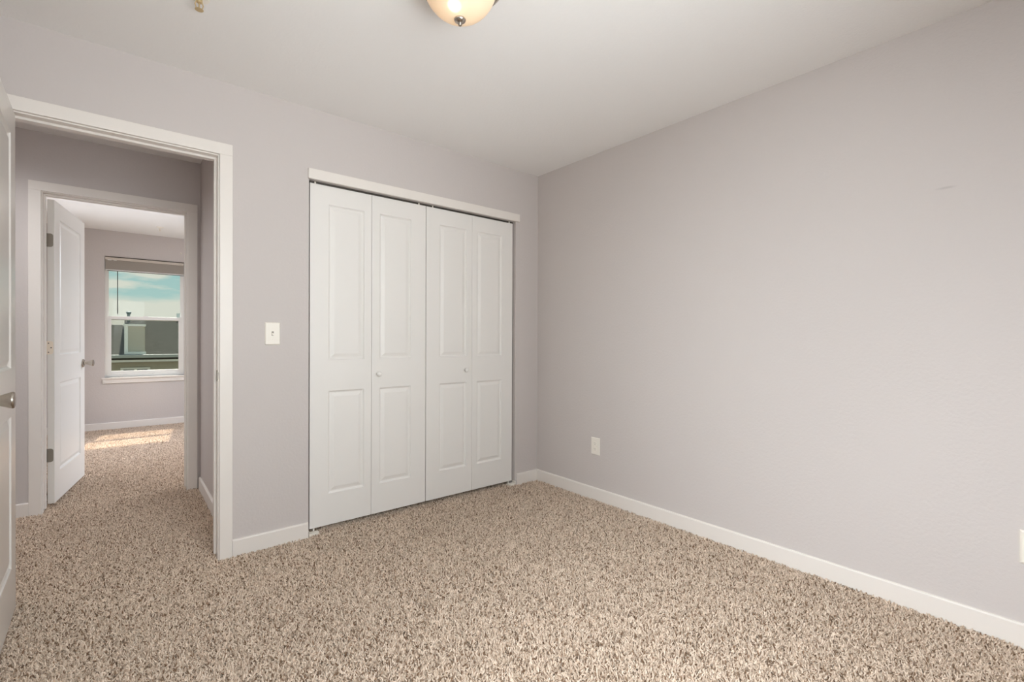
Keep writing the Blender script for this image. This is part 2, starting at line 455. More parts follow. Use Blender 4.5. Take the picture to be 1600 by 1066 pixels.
def carpet_pile(rects, density):
    bm = NEW()
    for (x0, x1, y0, y1) in rects:
        bm.faces.new([bm.verts.new(q) for q in ((x0, y0, FZ), (x1, y0, FZ), (x1, y1, FZ), (x0, y1, FZ))])
    me = bpy.data.meshes.new('carpet_pile'); bm.to_mesh(me); bm.free(); me.materials.append(M_CARPET)
    o = bpy.data.objects.new('carpet_pile', me); C.objects.link(o)
    g = bpy.data.node_groups.new('pile', 'GeometryNodeTree')
    g.interface.new_socket('Geometry', in_out='INPUT', socket_type='NodeSocketGeometry')
    g.interface.new_socket('Geometry', in_out='OUTPUT', socket_type='NodeSocketGeometry')
    N, L = g.nodes.new, g.links.new
    gi, go = N('NodeGroupInput'), N('NodeGroupOutput')
    d = N('GeometryNodeDistributePointsOnFaces'); d.inputs['Density'].default_value = density; d.inputs['Seed'].default_value = 3
    L(gi.outputs[0], d.inputs['Mesh'])
    cone = N('GeometryNodeMeshCone'); cone.fill_type = 'NONE'
    cone.inputs['Vertices'].default_value = 6; cone.inputs['Side Segments'].default_value = 2
    cone.inputs['Radius Top'].default_value = 0.0015; cone.inputs['Radius Bottom'].default_value = 0.0031; cone.inputs['Depth'].default_value = 0.0145
    sm = N('GeometryNodeSetMaterial'); sm.inputs['Material'].default_value = M_YARN
    L(cone.outputs[0], sm.inputs[0])
    inst = N('GeometryNodeInstanceOnPoints')
    L(d.outputs['Points'], inst.inputs['Points']); L(sm.outputs[0], inst.inputs['Instance'])
    rv = N('FunctionNodeRandomValue'); rv.data_type = 'FLOAT_VECTOR'
    rv.inputs['Min'].default_value = (-0.95, -0.95, 0.0); rv.inputs['Max'].default_value = (0.95, 0.95, 6.283)
    L(rv.outputs['Value'], inst.inputs['Rotation'])
    rs = N('FunctionNodeRandomValue'); rs.data_type = 'FLOAT'; rs.inputs[2].default_value = 0.75; rs.inputs[3].default_value = 1.2
    rs.inputs['Seed'].default_value = 9
    L(rs.outputs[1], inst.inputs['Scale'])
    L(inst.outputs[0], go.inputs[0])
    md = o.modifiers.new('pile', 'NODES'); md.node_group = g
    return tag(o, 'flecked beige and brown frieze carpet pile across the rooms', 'carpet', kind='stuff')
PE = BTK = 0.020
carpet_pile([(XL + 0.02, -0.020, YB + 0.02, -0.020), (CLL + 0.008, CLR - 0.008, -0.020, 0.12), (D1L + 0.006, D1R - 0.006, -0.020, WT + 0.02),
             (-3.6, XE - 0.020, WT + 0.02, YH - 0.020), (D2L + 0.006, D2R - 0.006, YH - 0.020, YH + WT + 0.02),
             (FXL + 0.1, -1.2, YH + WT + 0.02, YW - 0.020)], 29000)

# ------------------------------------------------------------------ baseboards
BH, BT = 0.079, 0.013
def baseboard(name, along, u0, u1, face, sgn, label):
    bm = NEW()
    d = face + sgn * BT
    prof = [(face, FZ), (d, FZ), (d, BH - 0.006), (d - sgn * 0.004, BH), (face, BH)]
    if along == 'X': prism(bm, [(a, b) for a, b in prof], u0, u1, 'X')
    else: prism(bm, [(a, b) for a, b in prof], u0, u1, 'Y')
    return tag(obj(name, bm, M_TRIM), label, 'baseboard', kind='structure')
baseboard('baseboard_right', 'Y', YB, 0.0, 0.0, -1, 'white baseboard along the long right wall')
baseboard('baseboard_front_left', 'X', D1R + 0.065, CLL - 0.003, 0.0, -1, 'short white baseboard between the doorway and the closet')
baseboard('baseboard_front_right', 'X', CLR + 0.012, -BT, 0.0, -1, 'short white baseboard between the closet and the corner')
baseboard('baseboard_left', 'Y', YB, 0.0, XL, 1, 'white baseboard along the left wall')
baseboard('baseboard_back', 'X', XL, 0.0, YB, 1, 'white baseboard along the back wall')
baseboard('baseboard_hall_far', 'X', HXL, D2L - 0.064, YH, -1, 'white baseboard left of the far doorway in the hall')
baseboard('baseboard_hall_right', 'Y', WT + 0.075, YH - 0.013, XE, -1, 'white baseboard on the end wall of the hall')
baseboard('baseboard_far_window', 'X', FXL, FXR, YW, -1, 'white baseboard under the far window')

# ------------------------------------------------------------------ door casings, jambs, stops
CW, CT = 0.058, 0.016
def doorway(n, xl, xr, y0, y1, swing, label, with_far=True, right_cut=None):
    """cased opening: jambs, stops and flat casing on both faces; swing = -1 door closes flush with y0, +1 flush with y1"""
    t = thing('trim_%d' % n, label, 'door frame', ((xl + xr) / 2, (y0 + y1) / 2, 0), kind='structure')
    cx, cy = (xl + xr) / 2, (y0 + y1) / 2
    def part(name, bms, bevel=0.0015):
        for v in bms.verts: v.co -= Vector((cx, cy, 0))
        return obj(name, bms, M_TRIM, t, bevel=bevel)
    bm = NEW(); box(bm, xl - JT, xl, y0, y1, FZ, DZ + JT); part('jamb', bm)
    bm = NEW(); box(bm, xr, xr + JT, y0, y1, FZ, DZ + JT); rj = part('jamb', bm)
    bm = NEW(); box(bm, xl, xr, y0, y1, DZ, DZ + JT); part('head_jamb', bm)
    s0, s1 = (y0 + 0.040, y0 + 0.076) if swing < 0 else (y1 - 0.076, y1 - 0.040)
    bm = NEW(); box(bm, xl, xl + 0.011, s0, s1, 0.01, DZ - 0.011); part('door_stop', bm)
    bm = NEW(); box(bm, xr - 0.011, xr, s0, s1, 0.01, DZ - 0.011); part('door_stop', bm)
    bm = NEW(); box(bm, xl, xr, s0, s1, DZ - 0.011, DZ); part('head_stop', bm)
    rv = 0.006
    for (ya, yb) in ((y0 - CT, y0), (y1, y1 + CT)):
        far = right_cut if (right_cut is not None and ya < y0) else xr + rv + CW
        # legs and head are one flat mitred board each
        bm = NEW(); box(bm, xl - rv - CW, xl - rv, ya, yb, FZ, DZ + rv); part('side_casing', bm, 0.002)
        bm = NEW(); box(bm, xr + rv, far, ya, yb, FZ, DZ + rv); part('side_casing', bm, 0.002)
        bm = NEW(); box(bm, xl - rv - CW, far, ya, yb, DZ + rv, DZ + rv + CW); part('head_casing', bm, 0.002)
    return t, rj, cx, cy

fr1, rj1, cx1, cy1 = doorway(1, D1L, D1R, 0.0, WT, -1, 'white casing and jambs of the near doorway left of the light switch')
fr2, rj2, cx2, cy2 = doorway(2, D2L, D2R, YH, YH + WT, 1, 'white casing and jambs of the far doorway across the hall', right_cut=-2.152)
# strike plate on the near doorway's right jamb
bm = NEW()
box(bm, D1R - 0.0016 - cx1, D1R + 0.0004 - cx1, 0.004 - cy1, 0.034 - cy1, 0.905, 0.963)
box(bm, D1R - 0.0016 - cx1, D1R + 0.004 - cx1, -0.004 - cy1, 0.006 - cy1, 0.915, 0.953)
sp = obj('strike_plate', bm, M_HINGE, fr1, bevel=0.0006); sp['label'] = 'dull nickel strike plate'

# closet header
bm = NEW(); box(bm, -1.774, -0.203, -0.016, 0.0, 2.037, 2.095)
tag(obj('trim_3', bm, M_TRIM, bevel=0.002), 'flat white header board above the closet doors', 'trim', kind='structure')

# ------------------------------------------------------------------ moulded panel slabs
def panel_slab(w, h, t, panels, both=True):
    """slab x 0..w, y 0 (front) .. t (back), z 0..h, with moulded raised panels (x0,x1,z0,z1)"""
    bm = NEW()
    xs = sorted({0, w, *[p[0] for p in panels], *[p[1] for p in panels]})
    zs = sorted({0, h, *[p[2] for p in panels], *[p[3] for p in panels]})
    rings = [(0.0, 0.0), (0.003, 0.0055), (0.009, 0.0100), (0.014, 0.0100), (0.034, 0.0030), (0.037, 0.0026)]
    for side in ((0, 1) if both else (0,)):
        Y = (lambda d: d) if side == 0 else (lambda d: t - d)
        for i in range(len(xs) - 1):
            for j in range(len(zs) - 1):
                xc, zc = (xs[i] + xs[i + 1]) / 2, (zs[j] + zs[j + 1]) / 2
                if any(p[0] < xc < p[1] and p[2] < zc < p[3] for p in panels): continue
                bm.faces.new([bm.verts.new(q) for q in ((xs[i], Y(0), zs[j]), (xs[i + 1], Y(0), zs[j]), (xs[i + 1], Y(0), zs[j + 1]), (xs[i], Y(0), zs[j + 1]))])
        for (a, b, c, d) in panels:
            # split outer ring edges at grid lines is not needed: panels are bounded by the same grid lines
            prev = None
            for (ins, dep) in rings:
                cur = [(a + ins, Y(dep), c + ins), (b - ins, Y(dep), c + ins), (b - ins, Y(dep), d - ins), (a + ins, Y(dep), d - ins)]
                if prev:
                    for k in range(4):
                        bm.faces.new([bm.verts.new(q) for q in (prev[k], prev[(k + 1) % 4], cur[(k + 1) % 4], cur[k])])
                prev = cur
            bm.faces.new([bm.verts.new(q) for q in prev])
    if not both:
        bm.faces.new([bm.verts.new(q) for q in ((0, t, 0), (w, t, 0), (w, t, h), (0, t, h))])
    for i in range(len(xs) - 1):
        for z in (0, h):
            bm.faces.new([bm.verts.new(q) for q in ((xs[i], 0, z), (xs[i + 1], 0, z), (xs[i + 1], t, z), (xs[i], t, z))])
    for j in range(len(zs) - 1):
        for x in (0, w):
            bm.faces.new([bm.verts.new(q) for q in ((x, 0, zs[j]), (x, 0, zs[j + 1]), (x, t, zs[j + 1]), (x, t, zs[j]))])
    return bm

KNOB = [(0.0, 0.0), (0.033, 0.0), (0.033, 0.004), (0.030, 0.008), (0.014, 0.010), (0.0115, 0.014), (0.0115, 0.022), (0.014, 0.030),
        (0.0185, 0.042), (0.0235, 0.055), (0.0255, 0.061), (0.0255, 0.064), (0.0235, 0.067), (0.018, 0.0685), (0.0, 0.069)]
ROSE = [(0.0, 0.0), (0.033, 0.0), (0.033, 0.004), (0.030, 0.008), (0.014, 0.010), (0.0, 0.010)]
HANDLE = [(0.0, 0.008), (0.0125, 0.008), (0.0115, 0.014), (0.0115, 0.022), (0.014, 0.030),
          (0.0185, 0.042), (0.0235, 0.055), (0.0255, 0.061), (0.0255, 0.064), (0.0235, 0.067), (0.018, 0.0685), (0.0, 0.069)]

DW, DH, DT = 0.762, 2.026, 0.035
DPANELS = [(0.118, DW - 0.118, 0.200, 0.800), (0.118, DW - 0.118, 0.990, 1.915)]

def passage_door(n, label, pin, ang, knob_z):
    """hung on the left: local x runs from the pin along the slab, the hall face is local y = 0 (towards the viewer when shut)"""
    t = thing('door_%d' % n, label, 'door', (pin[0], pin[1], 0.018), ang, kind='structure')
    bm = panel_slab(DW, DH, DT, DPANELS)
    return t, bm

# near bedroom door: hinged on the left jamb, swung 88 degrees into the room; the hall face looks right
# local frame: origin at pin, +x along slab (pointing to -Y in the room), slab face offset to +x world
d1 = thing('door_1', 'near white two-panel door standing open at the left edge', 'door', (-2.974, -0.011, 0.016), 0, kind='structure')
th1 = R(-88.7)
bm = panel_slab(DW, DH, DT, DPANELS)
# shut position: slab spans x 0.004..; y 0.011 (room face) .. 0.046 (hall face)
for v in bm.verts: v.co = Matrix.Rotation(th1, 3, 'Z') @ (v.co + Vector((0.005, 0.011, 0)))
leaf1 = obj('door_panel', bm, M_DOOR, d1, bevel=0.0015)
def on_door(th, s, off, z, prof, sgn):
    b = NEW(); lathe(b, prof, 'Y' if sgn > 0 else '-Y', 40, (s, off, z))
    for v in b.verts: v.co = Matrix.Rotation(th, 3, 'Z') @ v.co
    return b
for sgn, off in ((1, 0.046), (-1, 0.011)):
    rs = obj('rosette', on_door(th1, DW - 0.060 + 0.005, off, 0.919, ROSE, sgn), M_NICKEL, d1, smooth=True); rs['label'] = 'satin nickel rosette'
    kn = obj('knob', on_door(th1, DW - 0.060 + 0.005, off, 0.919, HANDLE, sgn), M_NICKEL, d1, smooth=True); kn['label'] = 'satin nickel knob'

# far bedroom door: hinged left, swung 81 degrees into the far room, seen past its hinge edge
th2 = R(81.3)
PIN2 = (-2.979, YH + WT + 0.006)
d2 = thing('door_2', 'far white two-panel door across the hall, swung open beside the window', 'door', (PIN2[0], PIN2[1], 0.018), 0, kind='structure')
bm = panel_slab(DW, DH, DT, DPANELS)
# shut: hall face y = -0.041 , room face y = -0.006
for v in bm.verts: v.co = Matrix.Rotation(th2, 3, 'Z') @ (v.co + Vector((0.005, -0.042, 0)))
leaf2 = obj('door_panel', bm, M_DOOR, d2, bevel=0.0015)
for sgn, off in ((-1, -0.042), (1, -0.007)):
    rs = obj('rosette', on_door(th2, DW - 0.060 + 0.005, off, 0.905, ROSE, sgn), M_NICKEL, d2, smooth=True); rs['label'] = 'satin nickel rosette'
    kn = obj('knob', on_door(th2, DW - 0.060 + 0.005, off, 0.905, HANDLE, sgn), M_NICKEL, d2, smooth=True); kn['label'] = 'satin nickel knob'
for k, z in enumerate((0.323, 1.040, 1.755)):
    # leaf on the slab's hinge edge: a plate with two rounded corners, then the knuckle round the pin
    bm = NEW(); r = 0.014; hw = 0.0445
    y0, y1 = -0.003, -0.036
    pts = [(y0, -hw), (y0, hw)]
    pts += [(y1 + r - r * math.sin(a), hw - r + r * math.cos(a)) for a in [i * PI / 12 for i in range(7)]]
    pts += [(y1 + r - r * math.cos(a), -hw + r - r * math.sin(a)) for a in [i * PI / 12 for i in range(7)]]
    prism(bm, pts, 0.0030, 0.0056, 'X')
    for v in bm.verts: v.co = Matrix.Rotation(th2, 3, 'Z') @ v.co + Vector((0, 0, z))
    hg = obj('hinge', bm, M_PALEHINGE if k == 1 else M_HINGE, d2)
    hg['label'] = 'hinge coloured pale for its bright reflection' if k == 1 else 'dull nickel hinge'
    bm = NEW()
    for q in range(5):
        lathe(bm, [(0.0055, -hw + q * 0.0178 + 0.0006), (0.0055, -hw + (q + 1) * 0.0178 - 0.0006)], 'Z', 14, (0, 0, z))
    obj('knuckle', bm, M_PALEHINGE if k == 1 else M_HINGE, hg)
    for (dy, dz) in ((-0.013, 0.030), (-0.026, 0.0), (-0.013, -0.030)):
        bm = NEW(); lathe(bm, [(0.0, 0.0022), (0.0036, 0.0026), (0.0036, 0.0034), (0, 0.0034)], 'X', 12, (0, dy, dz))
        for v in bm.verts: v.co = Matrix.Rotation(th2, 3, 'Z') @ v.co + Vector((0, 0, z))
        obj('screw', bm, M_DARK if k == 1 else M_HINGE, hg)

# closet: two bifold pairs
LEAVES = [(-1.7556, -1.3867), (-1.3847, -1.0055), (-1.0005, -0.6265), (-0.6245, -0.2465)]
PANELX = [(-1.6497, -1.433), (-1.3326, -1.1148), (-0.897, -0.6733), (-0.581, -0.3511)]
CY0, CTK, CZ0, CZ1 = 0.022, 0.034, 0.026, 2.0235
def bifold(n, a, b, label, knob_leaf, knob_x):
    x0 = LEAVES[a][0]
    t = thing('door_%d' % n, label, 'door', (x0, CY0, 0), kind='structure')
    for k, (l0, l1) in enumerate((LEAVES[a], LEAVES[b])):
        w = l1 - l0
        p0, p1 = [q - l0 for q in PANELX[(a, b)[k]]]
        bm = panel_slab(w, CZ1 - CZ0, CTK, [(p0, p1, 0.211 - CZ0, 0.817 - CZ0), (p0, p1, 1.0006 - CZ0, 1.9148 - CZ0)], both=False)
        lf = obj('door_leaf', bm, M_CLOSET, t, bevel=0.0012, loc=(l0 - x0, 0, CZ0))
        if k == knob_leaf:
            bm = NEW()
            lathe(bm, [(0, -0.001), (0.0105, -0.001), (0.0095, 0.003), (0.0075, 0.008), (0.0085, 0.013), (0.0135, 0.017), (0.0165, 0.022), (0.0155, 0.027), (0.010, 0.0305), (0, 0.0315)], '-Y', 28, (knob_x - l0, 0, 0.906 - CZ0))
            kb = obj('knob', bm, M_CLOSET, lf, smooth=True, angle=60)
    # three small fold hinges behind the fold line, top pivot pins in the track
    for z in (0.3, 1.02, 1.75):
        bm = NEW(); box(bm, LEAVES[a][1] - 0.02 - x0, LEAVES[b][0] + 0.02 - x0, CTK - 0.0005, CTK + 0.002, z - 0.03, z + 0.03)
        obj('fold_hinge', bm, M_HINGE, t)
    for px in ((LEAVES[a][0] + 0.03, LEAVES[b][1] - 0.05) if n == 3 else (LEAVES[a][0] + 0.05, LEAVES[b][1] - 0.03)):
        bm = NEW(); lathe(bm, [(0.0045, CZ1 - 0.01), (0.0045, 2.036)], 'Z', 12, (px - x0, 0.006, 0))
        pn = obj('pivot_pin', bm, M_PLATE, t)
    px = LEAVES[a][0] + 0.026 if n == 3 else LEAVES[b][1] - 0.026
    bm = NEW(); lathe(bm, [(0.005, 0.008), (0.005, CZ0 + 0.01)], 'Z', 12, (px - x0, 0.012, 0))
    obj('bottom_pin', bm, M_PLATE, t)
    return t
bifold(3, 0, 1, 'left pair of white four-panel bifold closet doors', 1, -1.343)
bifold(4, 2, 3, 'right pair of white four-panel bifold closet doors, next to the corner', 0, -0.684)

# bifold track under the closet head
bm = NEW()
box(bm, CLL + 0.004, CLR - 0.004, 0.032, 0.0335, 2.0275, CLZ); box(bm, CLL + 0.004, CLR - 0.004, 0.056, 0.0575, 2.0275, CLZ)
box(bm, CLL + 0.004, CLR - 0.004, 0.032, 0.0575, CLZ - 0.0015, CLZ)
tag(obj('closet_door_track', bm, M_TRACK), 'dark metal track in the gap above the closet doors', 'track')
def bracket(x0, sgn, label):
    t = thing('pivot_bracket', label, 'bracket', (x0, 0.0, 0))
    bm = NEW(); prism(bm, [(0, -0.012), (sgn * 0.045, -0.012), (sgn * 0.058, -0.002), (sgn * 0.058, 0.028), (0, 0.028)], FZ, 0.009, 'Z')
    obj('foot_plate', bm, M_PLATE, t, bevel=0.001)
    bm = NEW(); box(bm, min(0, sgn * 0.003), max(0, sgn * 0.003), -0.010, 0.028, 0.004, 0.024)
    obj('wall_flange', bm, M_PLATE, t)
bracket(CLL + 0.001, 1, 'small white pivot bracket on the carpet under the left end of the closet doors')
bracket(CLR - 0.001, -1, 'small white pivot bracket on the carpet under the right end of the closet doors')

# ------------------------------------------------------------------ switch and outlets
def rounded_plate(w, h, d, ch=0.004):
    """wall plate facing -Y, centred on x and z, back at y = 0"""
    bm = NEW()
    A = [(-w / 2, 0), (w / 2, 0)]
    v0 = [bm.verts.new((x, 0, z)) for x, z in ((-w / 2, -h / 2), (w / 2, -h / 2), (w / 2, h / 2), (-w / 2, h / 2))]
    v1 = [bm.verts.new((x, -d * 0.45, z)) for x, z in ((-w / 2, -h / 2), (w / 2, -h / 2), (w / 2, h / 2), (-w / 2, h / 2))]
    w2, h2 = w / 2 - ch, h / 2 - ch
    v2 = [bm.verts.new((x, -d, z)) for x, z in ((-w2, -h2), (w2, -h2), (w2, h2), (-w2, h2))]
    for a, b in ((v0, v1), (v1, v2)):
        for k in range(4): bm.faces.new((a[k], a[(k + 1) % 4], b[(k + 1) % 4], b[k]))
    bm.faces.new(v2); bm.faces.new(list(reversed(v0)))
    return bm
sw = thing('light_switch', 'white toggle light switch on the wall between the doorway and the closet', 'light switch', (-1.957, 0, 1.153))
obj('wall_plate', rounded_plate(0.0755, 0.121, 0.006), M_PLATE, sw, bevel=0.0012)
bm = NEW(); box(bm, -0.0052, 0.0052, -0.0066, -0.0050, -0.012, 0.012); s_ = obj('toggle_slot', bm, M_SLOT, sw); s_['label'] = 'grey slot round the toggle'
bm = NEW(); prism(bm, [(-0.004, -0.006), (-0.004, 0.005), (-0.017, -0.003), (-0.018, -0.009), (-0.0155, -0.0105)], -0.0042, 0.0042, 'X'); obj('toggle', bm, M_PLATE, sw, bevel=0.0008)
for z in (-0.030, 0.030):
    bm = NEW(); lathe(bm, [(0.0, 0.005), (0.003, 0.005), (0.0026, 0.0070), (0, 0.0072)], '-Y', 12, (0, 0, z)); obj('screw', bm, M_PLATE, sw)

def outlet(label, y, z):
    t = thing('wall_outlet', label, 'outlet', (0, y, z), -PI / 2)     # local -Y faces the room (-X)
    obj('wall_plate', rounded_plate(0.078, 0.121, 0.006), M_PLATE, t, bevel=0.0012)
    for dz in (-0.0195, 0.0195):
        bm = NEW()
        pts = [(0.0165 * math.cos(a), max(-0.0125, min(0.0125, 0.0165 * math.sin(a)))) for a in [i * 2 * PI / 24 for i in range(24)]]
        prism(bm, [(p_[0], p_[1] + dz) for p_ in pts], -0.0075, -0.004, 'Y')
        rc = obj('receptacle', bm, M_PLATE, t)
        bm = NEW()
        box(bm, -0.0075, -0.0055, -0.0079, -0.0074, dz - 0.001, dz + 0.0075); box(bm, 0.0055, 0.0075, -0.0079, -0.0074, dz, dz + 0.0065)
        lathe(bm, [(0.0024, 0.0074), (0.0024, 0.0079)], '-Y', 12, (0, 0, dz - 0.0065))
        sl = obj('slots', bm, M_SLOT, rc); sl['label'] = 'grey plug slots'
    bm = NEW(); lathe(bm, [(0.0, 0.005), (0.003, 0.005), (0.0026, 0.0070), (0, 0.0072)], '-Y', 12); obj('screw', bm, M_PLATE, t)
    return t
outlet('white duplex outlet low on the right wall near the corner', -0.614, 0.3715)
t = thing('cable_plate', 'cream wall plate cut off at the right edge above the baseboard', 'wall plate', (0, -2.704, 0.364), -PI / 2)
bm = rounded_plate(0.078, 0.124, 0.012, 0.006)
obj('wall_plate', bm, M_PLATE, t, bevel=0.0015)
bm = NEW(); lathe(bm, [(0.0048, 0.011), (0.0048, 0.019), (0.003, 0.0195)], '-Y', 16); obj('jack', bm, M_NICKEL, t)

# ------------------------------------------------------------------ ceiling lamp
LX, LY = -1.655, -1.385
lamp = thing('ceiling_lamp', 'lit flush ceiling lamp with amber glass bowl and nickel pan', 'ceiling lamp', (LX, LY, HC))
bm = NEW()
lathe(bm, [(0.0, 0.0), (0.160, 0.0), (0.164, -0.006), (0.164, -0.028), (0.158, -0.042), (0.146, -0.054), (0.135, -0.054), (0.135, -0.030), (0.0, -0.030)], 'Z', 64)
pan = obj('pan', bm, M_NICKEL, lamp, smooth=True, angle=30); pan['label'] = 'satin nickel pan'
prof = []
RB, DB = 0.132, 0.116
for i in range(17):
    a = i / 16 * PI / 2
    prof.append((RB * math.cos(a) if i < 16 else 0.0, -0.050 - DB * math.sin(a) ** 1.12))
bm = NEW(); lathe(bm, prof, 'Z', 64, close=False)
bowl = obj('glass_bowl', bm, M_LAMP, lamp, smooth=True, angle=80); bowl['label'] = 'glowing amber frosted glass bowl'
sm = bowl.modifiers.new('thickness', 'SOLIDIFY'); sm.thickness = 0.003; sm.offset = -1
zb = -0.050 - DB
bm = NEW()
lathe(bm, [(0.0, zb + 0.003), (0.0185, zb + 0.002), (0.0215, zb - 0.002), (0.0195, zb - 0.007), (0.0125, zb - 0.012), (0.0060, zb - 0.014), (0.0050, zb - 0.017), (0.0075, zb - 0.019), (0.0060, zb - 0.023), (0.0, zb - 0.025)], 'Z', 28)
fin = obj('finial', bm, M_NICKEL, lamp, smooth=True, angle=70); fin['label'] = 'nickel finial'
ld = bpy.data.lights.new('ceiling_lamp_light', 'POINT'); ld.energy = 1.2; ld.color = (1.0, 0.90, 0.79); ld.shadow_soft_size = 0.03
link_light('ceiling_lamp_light', ld, (LX - 0.05, LY - 0.05, HC - 0.075))

# ------------------------------------------------------------------ fire sprinklers
def sprinkler(label, x, y, s=1.0, mat=None):
    t = thing('fire_sprinkler', label, 'sprinkler', (x, y, HC))
    mat = mat or M_BRASS
    bm = NEW(); lathe(bm, [(0, 0), (0.036, 0), (0.034, -0.004), (0.020, -0.008), (0, -0.008)], 'Z', 32); obj('escutcheon', bm, M_PLATE, t, smooth=True, angle=30)
    bm = NEW(); lathe(bm, [(0.011, -0.006), (0.011, -0.018), (0.008, -0.022)], 'Z', 20)
    obj('body', bm, mat, t)
    bm = NEW()
    for sg in (-1, 1):
        for a, b in (((0.009, -0.018), (0.0135, -0.030)), ((0.0135, -0.030), (0.010, -0.042)), ((0.010, -0.042), (0.0, -0.047))):
            prism(bm, [(sg * a[0] - 0.0018, a[1]), (sg * a[0] + 0.0018, a[1]), (sg * b[0] + 0.0018, b[1]), (sg * b[0] - 0.0018, b[1])], -0.0022, 0.0022, 'Y')
    obj('frame_arms', bm, mat, t)
    bm = NEW(); lathe(bm, [(0.0022, -0.020), (0.0022, -0.044)], 'Z', 12); g_ = obj('glass_bulb', bm, M_BRASS, t)
    bm = NEW(); lathe(bm, [(0.0, -0.047), (0.0145, -0.0475), (0.0145, -0.049), (0.0, -0.0495)], 'Z', 24); obj('deflector', bm, mat, t)
sprinkler('pale brass fire sprinkler at the top edge of the ceiling, left of the lamp', -2.360, -0.640)
sprinkler('small white fire sprinkler on the far bedroom ceiling', -2.24, 4.20, mat=M_PLATE)
bm = NEW(); lathe(bm, [(0.010, 0), (0.010, 0.004), (0.006, 0.010), (0, 0.012)], '-Y', 16, (-1.985, YW, 2.245))
tag(obj('wall_hook', bm, M_PLATE, smooth=True), 'tiny white knob on the far wall above the blind', 'hook')

# ------------------------------------------------------------------ far window
win = thing('window_1', 'white single-hung window of the far bedroom, showing sky and a roof', 'window', (0, 0, 0), kind='structure')
FY0, FY1 = YW + 0.045, YW + 0.125
def frame_rect(bm, x0, x1, z0, z1, l, r, b, t, y0, y1):
    box(bm, x0, x0 + l, y0, y1, z0, z1); box(bm, x1 - r, x1, y0, y1, z0, z1)
    box(bm, x0 + l, x1 - r, y0, y1, z0, z0 + b); box(bm, x0 + l, x1 - r, y0, y1, z1 - t, z1)
bm = NEW(); frame_rect(bm, WX0, WX1, WZ0, WZ1, 0.020, 0.020, 0.026, 0.025, FY0, FY1)
obj('window_frame', bm, M_VINYL, win, bevel=0.002)
bm = NEW(); frame_rect(bm, WX0 + 0.020, WX1 - 0.020, 1.345, WZ1 - 0.025, 0.016, 0.016, 0.045, 0.030, FY0 + 0.042, FY0 + 0.068)
us_ = obj('upper_sash', bm, M_VINYL, win, bevel=0.0015)
bm = NEW(); box(bm, WX0 + 0.036, WX1 - 0.036, FY0 + 0.053, FY0 + 0.057, 1.390, WZ1 - 0.055); obj('glass_pane', bm, M_GLASS, us_)
bm = NEW(); frame_rect(bm, WX0 + 0.020, WX1 - 0.020, WZ0 + 0.026, 1.392, 0.040, 0.036, 0.050, 0.040, FY0 + 0.010, FY0 + 0.038)
ls_ = obj('lower_sash', bm, M_VINYL, win, bevel=0.0015)
bm = NEW(); box(bm, WX0 + 0.060, WX1 - 0.056, FY0 + 0.022, FY0 + 0.026, WZ0 + 0.076, 1.352); gp = obj('glass_pane', bm, M_SCREEN, ls_); gp['label'] = 'screened lower pane, darker'
bm = NEW(); box(bm, -2.375, -2.325, FY0 + 0.012, FY0 + 0.034, 1.392, 1.402); obj('sash_lock', bm, M_VINYL, ls_)
bm = NEW(); box(bm, WX0 - 0.030, WX1 + 0.030, YW - 0.028, YW + 0.045, WZ0 - 0.018, WZ0); box(bm, WX0, WX1, YW + 0.0, YW + 0.05, WZ0 - 0.001, WZ0 + 0.0)
obj('window_stool', bm, M_TRIM, win, bevel=0.002)
bm = NEW(); box(bm, WX0 - 0.022, WX1 + 0.022, YW - 0.014, YW, WZ0 - 0.072, WZ0 - 0.018); obj('apron', bm, M_TRIM, win, bevel=0.002)

bl = thing('window_blind', 'taupe horizontal blind drawn up to the top of the far window', 'blind', ((WX0 + WX1) / 2, YW + 0.012, 2.12))
BX = (WX1 - WX0) / 2 - 0.004
bm = NEW(); box(bm, -BX, BX, -0.016, 0.026, -0.040, 0.0); obj('headrail', bm, M_BLIND, bl, bevel=0.002)
bm = NEW(); box(bm, -BX, BX, -0.021, 0.030, -0.007, 0.004); dr = obj('headrail_lip', bm, M_BLINDDARK, bl); dr['label'] = 'dark upper lip'
bm = NEW()
random.seed(4)
for k in range(22):
    z = -0.046 - k * 0.0050
    o_ = random.uniform(-0.002, 0.002)
    a_ = -BX + 0.001 + abs(o_); 
    pts = [(-0.020 + o_, z), (0.0 + o_, z + 0.0018), (0.022 + o_, z), (0.022 + o_, z - 0.0026), (0.0 + o_, z - 0.0008), (-0.020 + o_, z - 0.0026)]
    prism(bm, pts, a_, BX - 0.001, 'X')
obj('slat_stack', bm, M_BLIND, bl)
bm = NEW(); box(bm, -BX, BX, -0.020, 0.024, -0.168, -0.157); brl = obj('bottom_rail', bm, M_VINYL, bl, bevel=0.002); brl['label'] = 'pale bottom rail'
bm = NEW(); box(bm, -BX + 0.02, BX, -0.018, 0.022, -0.172, -0.168); dr = obj('rail_shadow_strip', bm, M_BLINDDARK, bl); dr['label'] = 'dark strip drawn as shade under the rail'; dr.name = 'rail_shade'  # dark strip modelled as the shadow below the bottom rail
bm = NEW(); lathe(bm, [(0.0045, -0.70), (0.0055, -0.68), (0.0045, -0.60), (0.0045, -0.03)], 'Z', 10, (-0.280, 0.034, 0)); wd = obj('tilt_wand', bm, M_WAND, bl, smooth=True); wd['label'] = 'dark tilt wand'
for (a_, b_) in ((0.025, 0.060), (0.080, 0.110)):  # white blocks standing in for light gaps at the bracket
    bm = NEW(); box(bm, -BX + a_, -BX + b_, -0.021, -0.0155, -0.044, -0.037); bt = obj('bracket_gap', bm, M_VINYL, bl); bt['label'] = 'light gap at the bracket'

